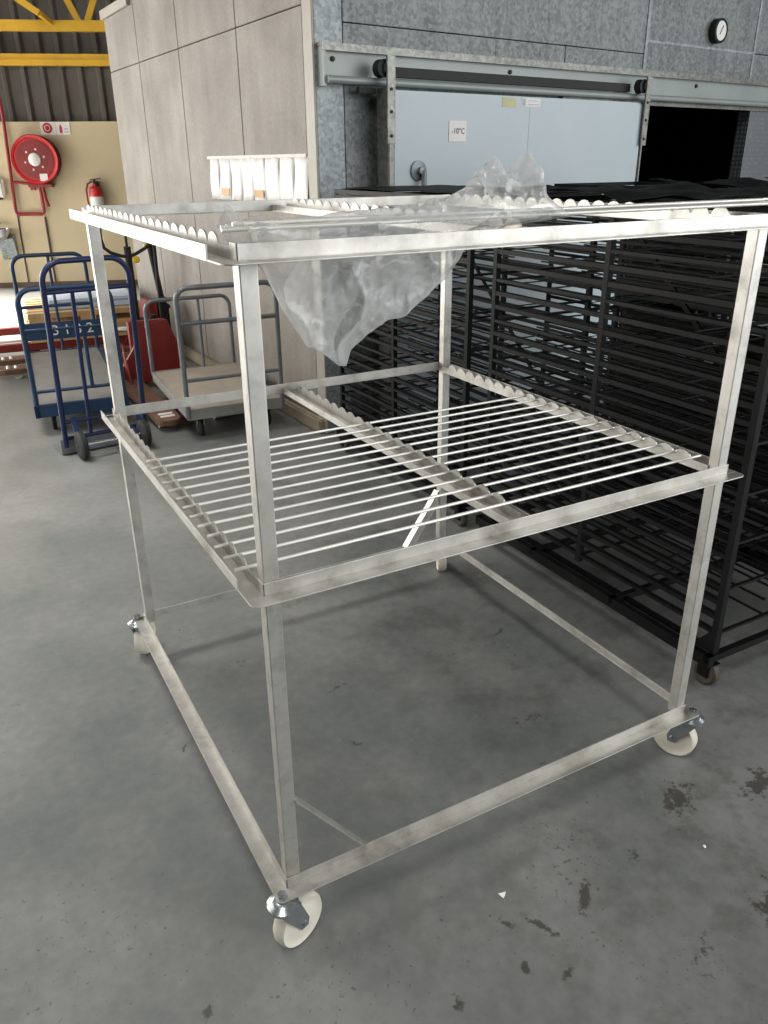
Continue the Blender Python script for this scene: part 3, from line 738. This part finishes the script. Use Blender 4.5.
MB().tube((cw/2, cl-0.02, dz), (cw/2, cl-0.02, 0.92), 0.012).tube((0.018, cl-0.02, 0.55), (cw-0.018, cl-0.02, 0.55), 0.012).build('cross_bar', 'teal', f)
for x in (0.10, cw-0.10):
    for y in (0.16, cl-0.16):
        f = MB().box((x-0.03, y-0.04, dz-0.085), (x+0.03, y+0.04, dz-0.075)).box((x-0.024, y-0.02, 0.05), (x-0.019, y+0.02, dz-0.08)).box((x+0.019, y-0.02, 0.05), (x+0.024, y+0.02, dz-0.08)).build('caster', 'zinc', bc)
        MB().lathe((x-0.017, y, 0.06), (1, 0, 0), [(0, 0), (0.03, 0), (0.05, 0.002), (0.06, 0.008), (0.06, 0.026), (0.05, 0.032), (0.03, 0.034), (0, 0.034)], 24).build('wheel', 'rubber', f)

# ------------------------------------------------------------------ navy hand truck
ht = root('hand_truck', 'navy tubular hand truck with two rubber wheels standing by the blue cart', 'hand truck', (0.10, 3.60, 0), 7)
hw = 0.48; lean = 0.03
def hp(x, z, y=0.0): return (x+lean*z/1.1, y, z)
MB().path([hp(x, z) for x, z in hoop(0.0, hw, 0.05, 1.09, 0.11)], 0.016, 10).build('tube_frame', 'navy', ht)
b = MB()
for z in (0.93, 0.10, 0.20): b.tube(hp(0, z), hp(hw, z), 0.013)
for x in (0.15, 0.33): b.tube(hp(x, 0.10), hp(x, 0.93), 0.012)
b.build('cross_bar', 'navy', ht)
MB().box((-0.03, 0.0, 0.012), (hw+0.03, 0.20, 0.018)).box((-0.03, -0.008, 0.012), (hw+0.03, 0.0, 0.10)).build('toe_plate', 'greytube', ht)
for x, s in ((0.055, 1), (hw-0.055, -1)):
    MB().lathe((x-0.02, -0.13, 0.085), (1, 0, 0), [(0, 0), (0.03, 0), (0.045, -0.002), (0.07, 0.0), (0.085, 0.010), (0.085, 0.032), (0.07, 0.042), (0.045, 0.042), (0.03, 0.04), (0, 0.04)], 28).build('wheel', 'rubber', ht)
    MB().bar((x, -0.13, 0.085), hp(x, 0.22, -0.005), 0.012, 0.03, (1, 0, 0)).bar((x+0.03*s, -0.13, 0.085), (x+0.03*s, -0.005, 0.10), 0.012, 0.03).build('axle_bracket', 'navy', ht)
MB().tube((0.03, -0.13, 0.085), (hw-0.03, -0.13, 0.085), 0.010).build('axle', 'zinc', ht)

# ------------------------------------------------------------------ grey platform trolley
gt = root('platform_trolley', 'grey platform trolley with dusty board deck beside the panel wall', 'trolley', (0.80, 3.45, 0), 0)
gw, gl, gz = 0.60, 1.08, 0.205
rot = 0.06      # deck leans a little in plan: left edge runs from (0,0) to (rot, gl)
def gp(x, y, z): return (x+rot*y/gl, y-0.03*x, z)
def quadbox(b, pts, z0, z1):
    va = [b.bm.verts.new((p[0], p[1], z0)) for p in pts]; vb = [b.bm.verts.new((p[0], p[1], z1)) for p in pts]
    b.bm.faces.new(va[::-1]); b.bm.faces.new(vb); n = len(pts)
    for i in range(n): b.bm.faces.new((va[i], va[(i+1) % n], vb[(i+1) % n], vb[i]))
b = MB(); quadbox(b, [gp(0.008, 0.008, 0), gp(gw-0.008, 0.008, 0), gp(gw-0.008, gl-0.008, 0), gp(0.008, gl-0.008, 0)], gz-0.03, gz)
b.build('deck_board', 'greydeck', gt)
b = MB()
for p, q in (((0, 0), (gw, 0)), ((gw, 0), (gw, gl)), ((gw, gl), (0, gl)), ((0, gl), (0, 0))):
    b.bar(gp(*p, gz-0.03), gp(*q, gz-0.03), 0.012, 0.066)
b.build('deck_edge', 'greyedge', gt)
f = MB().path([gp(x, 0.0, z) for x, z in hoop(0.0, gw, gz-0.05, 0.92, 0.07)], 0.016, 10).build('end_frame', 'greytube', gt)
MB().tube(gp(0, 0, 0.72), gp(gw, 0, 0.72), 0.014).build('cross_bar', 'greytube', f); MB().tube(gp(0, 0, 0.385), gp(gw, 0, 0.385), 0.012).build('cross_bar', 'greytube', f)
MB().bar(gp(0.0, 0.0, 0.33), gp(0.0, 0.12, gz), 0.008, 0.016).build('stay', 'greytube', f); MB().bar(gp(gw, 0.0, 0.33), gp(gw, 0.12, gz), 0.008, 0.016).build('stay', 'greytube', f)
f = MB().path([gp(x, gl, z) for x, z in hoop(0.0, gw, gz-0.02, 0.70, 0.07)], 0.014, 10).build('end_frame', 'greytube', gt)
MB().tube(gp(gw*0.62, gl, gz), gp(gw*0.62, gl, 0.70), 0.012).build('cross_bar', 'greytube', f)
for x in (0.09, gw-0.07):
    for y in (0.12, gl-0.12):
        px, py, _ = gp(x, y, 0)
        f = MB().box((px-0.03, py-0.04, gz-0.075), (px+0.03, py+0.04, gz-0.062)).box((px-0.022, py-0.02, 0.045), (px-0.018, py+0.02, gz-0.07)).box((px+0.018, py-0.02, 0.045), (px+0.022, py+0.02, gz-0.07)).build('caster', 'zinc', gt)
        MB().lathe((px-0.015, py, 0.055), (1, 0, 0), [(0, 0), (0.025, 0), (0.045, 0.001), (0.055, 0.008), (0.055, 0.022), (0.045, 0.029), (0.025, 0.03), (0, 0.03)], 22).build('wheel', 'rubber', f)

# ------------------------------------------------------------------ pallet jacks
def make_jack(name, lab, loc, yaw, flen=1.18, zt=1.17):
    j = root(name, lab, 'pallet jack', loc, yaw)
    for s in (-1, 1):
        xc = 0.185*s
        b = MB()
        P = [(xc-0.08, 0.0), (xc+0.08, 0.0), (xc+0.08, -flen+0.08)] + [(xc+0.08*math.cos(R(a)), -flen+0.08-0.08*math.sin(R(a))) for a in range(15, 180, 15)] + [(xc-0.08, -flen+0.08)]
        b.prism(P, 0.045, 0.085, 'xy')
        fk = b.build('fork', 'rust', j, 0.004)
        for q in (0.0, 0.06): MB().tube((xc-0.045, -flen+0.10+q, 0.080), (xc+0.045, -flen+0.10+q, 0.080), 0.014).build('load_roller', 'white', fk)
        MB().tube((xc-0.05, -flen+0.16, 0.040), (xc+0.05, -flen+0.16, 0.040), 0.04, 16).build('load_wheel', 'nylon', fk)
    MB().prism([(-0.265, 0.05), (-0.265, 0.12), (-0.13, 0.30), (-0.085, 0.40), (-0.085, 0.46), (0.13, 0.50), (0.15, 0.50), (0.22, 0.30), (0.265, 0.12), (0.265, 0.05)], 0.0, 0.03, 'xz').box((-0.13, 0.03, 0.20), (0.15, 0.10, 0.50), 0.006).build('body', 'dullred', j)
    for s in (-1, 1): MB().prism([(0.0, 0.06), (0.0, 0.36), (-0.16, 0.085), (-0.16, 0.06)], 0.20*s-0.005, 0.20*s+0.005, 'yz').build('gusset', 'dullred', j)
    MB().tube((0.02, 0.17, 0.12), (0.02, 0.17, 0.42), 0.055, 18).tube((0.02, 0.17, 0.42), (0.02, 0.17, 0.50), 0.035, 14).tube((0.09, 0.17, 0.30), (0.09, 0.17, 0.52), 0.025).box((-0.05, 0.12, 0.42), (0.11, 0.22, 0.46), 0.008).build('pump', 'rubber', j)
    for s in (-1, 1): MB().lathe((0.02+0.055*s-0.02, 0.17, 0.09), (1, 0, 0), [(0, 0), (0.03, 0), (0.075, 0.0), (0.09, 0.008), (0.09, 0.035), (0.075, 0.042), (0, 0.042)], 26).build('steer_wheel', 'rubber', j)
    MB().tube((-0.03, 0.19, 0.45), (-0.045, 0.13, 1.02), 0.025, 12).build('handle_pole', 'rubber', j)
    cx = -0.045
    lp = [(cx, 0.95), (cx-0.05, 0.96), (cx-0.12, 0.985), (cx-0.16, 1.02), (cx-0.175, 1.08), (cx-0.17, zt-0.02), (cx-0.13, zt), (cx, zt+0.005), (cx+0.13, zt), (cx+0.17, zt-0.02), (cx+0.18, 1.08), (cx+0.175, 1.035), (cx+0.12, 1.00), (cx+0.05, 0.965)]
    MB().path([(x, 0.13, z) for x, z in lp], 0.012, 8, True).tube((cx, 0.13, 1.0), (cx, 0.13, zt), 0.009).build('handle_loop', 'rubber', j)
    MB().lathe((cx+0.05, 0.10, 0.93), (0, -1, 0), [(0, 0.02), (0.022, 0.018), (0.026, 0)], 16).build('maker_tag', 'tagyellow', j)
    return j
make_jack('pallet_jack', 'red pallet jack with black looped handle, forks pointing at the camera', (0.94, 4.88, 0), 0)
make_jack('pallet_jack', 'red pallet jack against the panel wall, forks pointing left', (1.15, 5.95, 0), -90, 1.25, 1.12)
# thin rod leaning behind jack A's handle
tag(MB().tube((1.09, 5.06, 0.0), (1.09, 5.0, 1.03), 0.012).tube((1.09, 5.06, 0.0), (1.09, 5.059, 0.02), 0.016).build('leaning_pole', 'rubber'), 'thin black pole standing between the two pallet jack handles', 'pole')

# ------------------------------------------------------------------ pallets with load, red skid
def make_pallet(loc, yaw, lab):
    p = root('wooden_pallet', lab, 'pallet', loc, yaw, 'pallets in the stack')
    for k in range(7): MB().box((-0.5, -0.5+k*0.15, 0.10), (0.5, -0.5+k*0.15+0.10, 0.122), 0.002).build('deck_board', 'wood', p)
    for y in (-0.45, 0.0, 0.45):
        MB().box((-0.5, y-0.05, 0.078), (0.5, y+0.05, 0.0995)).build('stringer', 'wood', p)
        for x in (-0.43, 0, 0.43): MB().box((x-0.065, y-0.045, 0.022), (x+0.065, y+0.045, 0.0775)).build('block', 'wood', p)
        MB().box((-0.5, y-0.05, 0), (0.5, y+0.05, 0.0215)).build('bottom_board', 'wood', p)
    return p
make_pallet((0.80, 6.90, 0.132), -4, 'pale wooden pallet on the red skid, lower of two')
make_pallet((0.82, 6.92, 0.2545), -5, 'pale wooden pallet under the pale blue wrapped pack, upper of two')
tag(MB().box((-0.38, -0.42, 0.0), (0.42, 0.42, 0.05), 0.012).box((-0.36, -0.40, 0.048), (0.38, 0.40, 0.085), 0.015).build('wrapped_pack', 'bluewrap', mx=frame((0.86, 6.93, 0.3775), -5)), 'pale blue wrapped pack lying on the pallet stack', 'pack')
sk = root('steel_skid', 'low red steel skid under the wooden pallets', 'skid', (0.40, 6.90, -0.033), -4)
for y in (-0.42, 0.42): MB().box((-1.3, y-0.04, 0.10), (1.0, y+0.04, 0.164), 0.004).build('beam', 'dullred', sk)
for x in (-1.2, 0.0, 0.9): MB().box((x-0.04, -0.379, 0.11), (x+0.04, 0.379, 0.15)).build('cross_beam', 'dullred', sk)
for x in (-1.2, -0.1, 0.9):
    for y in (-0.42, 0.42): MB().box((x-0.06, y-0.04, 0.033), (x+0.06, y+0.04, 0.0995), 0.01).build('foot', 'rubber', sk)

# paper scraps on the floor
for i, (x, y, a, lab) in enumerate([(0.475, -0.135, 0.012, 'tiny white scrap on the floor before the front rail'), (1.00, -0.27, 0.007, 'tiny white fleck on the floor at far right')]):
    b = MB(); n = 7
    c = b.bm.verts.new((x, y, 0.006)); rv = [b.bm.verts.new((x+a*random.uniform(.4, 1)*math.cos(2*math.pi*k/n), y+a*random.uniform(.4, 1)*math.sin(2*math.pi*k/n), random.uniform(0.001, 0.006))) for k in range(n)]
    for k in range(n): b.bm.faces.new((c, rv[k], rv[(k+1) % n]))
    o = b.build('paper_scrap', 'paper'); s = o.modifiers.new('t', 'SOLIDIFY'); s.thickness = 0.0008
    tag(o, lab, 'scrap')

# ------------------------------------------------------------------ light
def area(name, loc, target, sx, sy, power, col=(1, 1, 1)):
    l = bpy.data.lights.new(name, 'AREA'); l.shape = 'RECTANGLE'; l.size = sx; l.size_y = sy; l.energy = power; l.color = col
    o = bpy.data.objects.new(name, l); C.objects.link(o); o.location = loc
    o.rotation_euler = (V(target)-V(loc)).to_track_quat('-Z', 'Y').to_euler()
    return o
area('roof_skylight', (-1.4, -2.2, 7.0), (0.3, 0.2, 0), 1.8, 2.2, 150, (1, 0.98, 0.95))
area('rear_doorway', (-2.9, 12.2, 2.0), (-0.6, 2.0, 0.9), 4.0, 3.4, 520, (1, 0.98, 0.95))
area('loading_door', (-6.5, 8.0, 2.2), (0.6, 6.0, 0.6), 5.0, 4.0, 400, (1, 0.96, 0.91))
area('side_doorway', (-4.2, 3.2, 2.3), (-0.6, 2.6, 0.0), 4.5, 3.0, 95, (1, 0.98, 0.95))
area('front_doorway', (8.0, -6.0, 3.3), (2.0, 1.5, 1.5), 13.0, 6.0, 1000, (0.96, 0.985, 1))
k = area('rear_floor_fill', (-0.8, 9.0, 6.5), (-0.8, 9.0, 0), 2.5, 1.6, 540, (1, 0.96, 0.92)); k.data.spread = R(40)  # added fill that brightens the far floor, narrow so the wall stays darker
k2 = area('left_floor_fill', (-2.4, 4.0, 6.8), (-1.9, 3.6, 0), 1.6, 4.6, 95, (1, 0.98, 0.95)); k2.data.spread = R(52)  # added fill, spread narrowed to pool light on the left floor
wd = bpy.data.worlds.new('hall'); bpy.context.scene.world = wd; wd.use_nodes = True
bg = wd.node_tree.nodes['Background']; bg.inputs[0].default_value = (0.92, 0.96, 1.0, 1); bg.inputs[1].default_value = 0.075

vs = bpy.context.scene.view_settings
vs.view_transform = 'Standard'; vs.look = 'None'; vs.gamma = 1.0; vs.exposure = 0.0
try: vs.use_curve_mapping = False
except Exception: pass
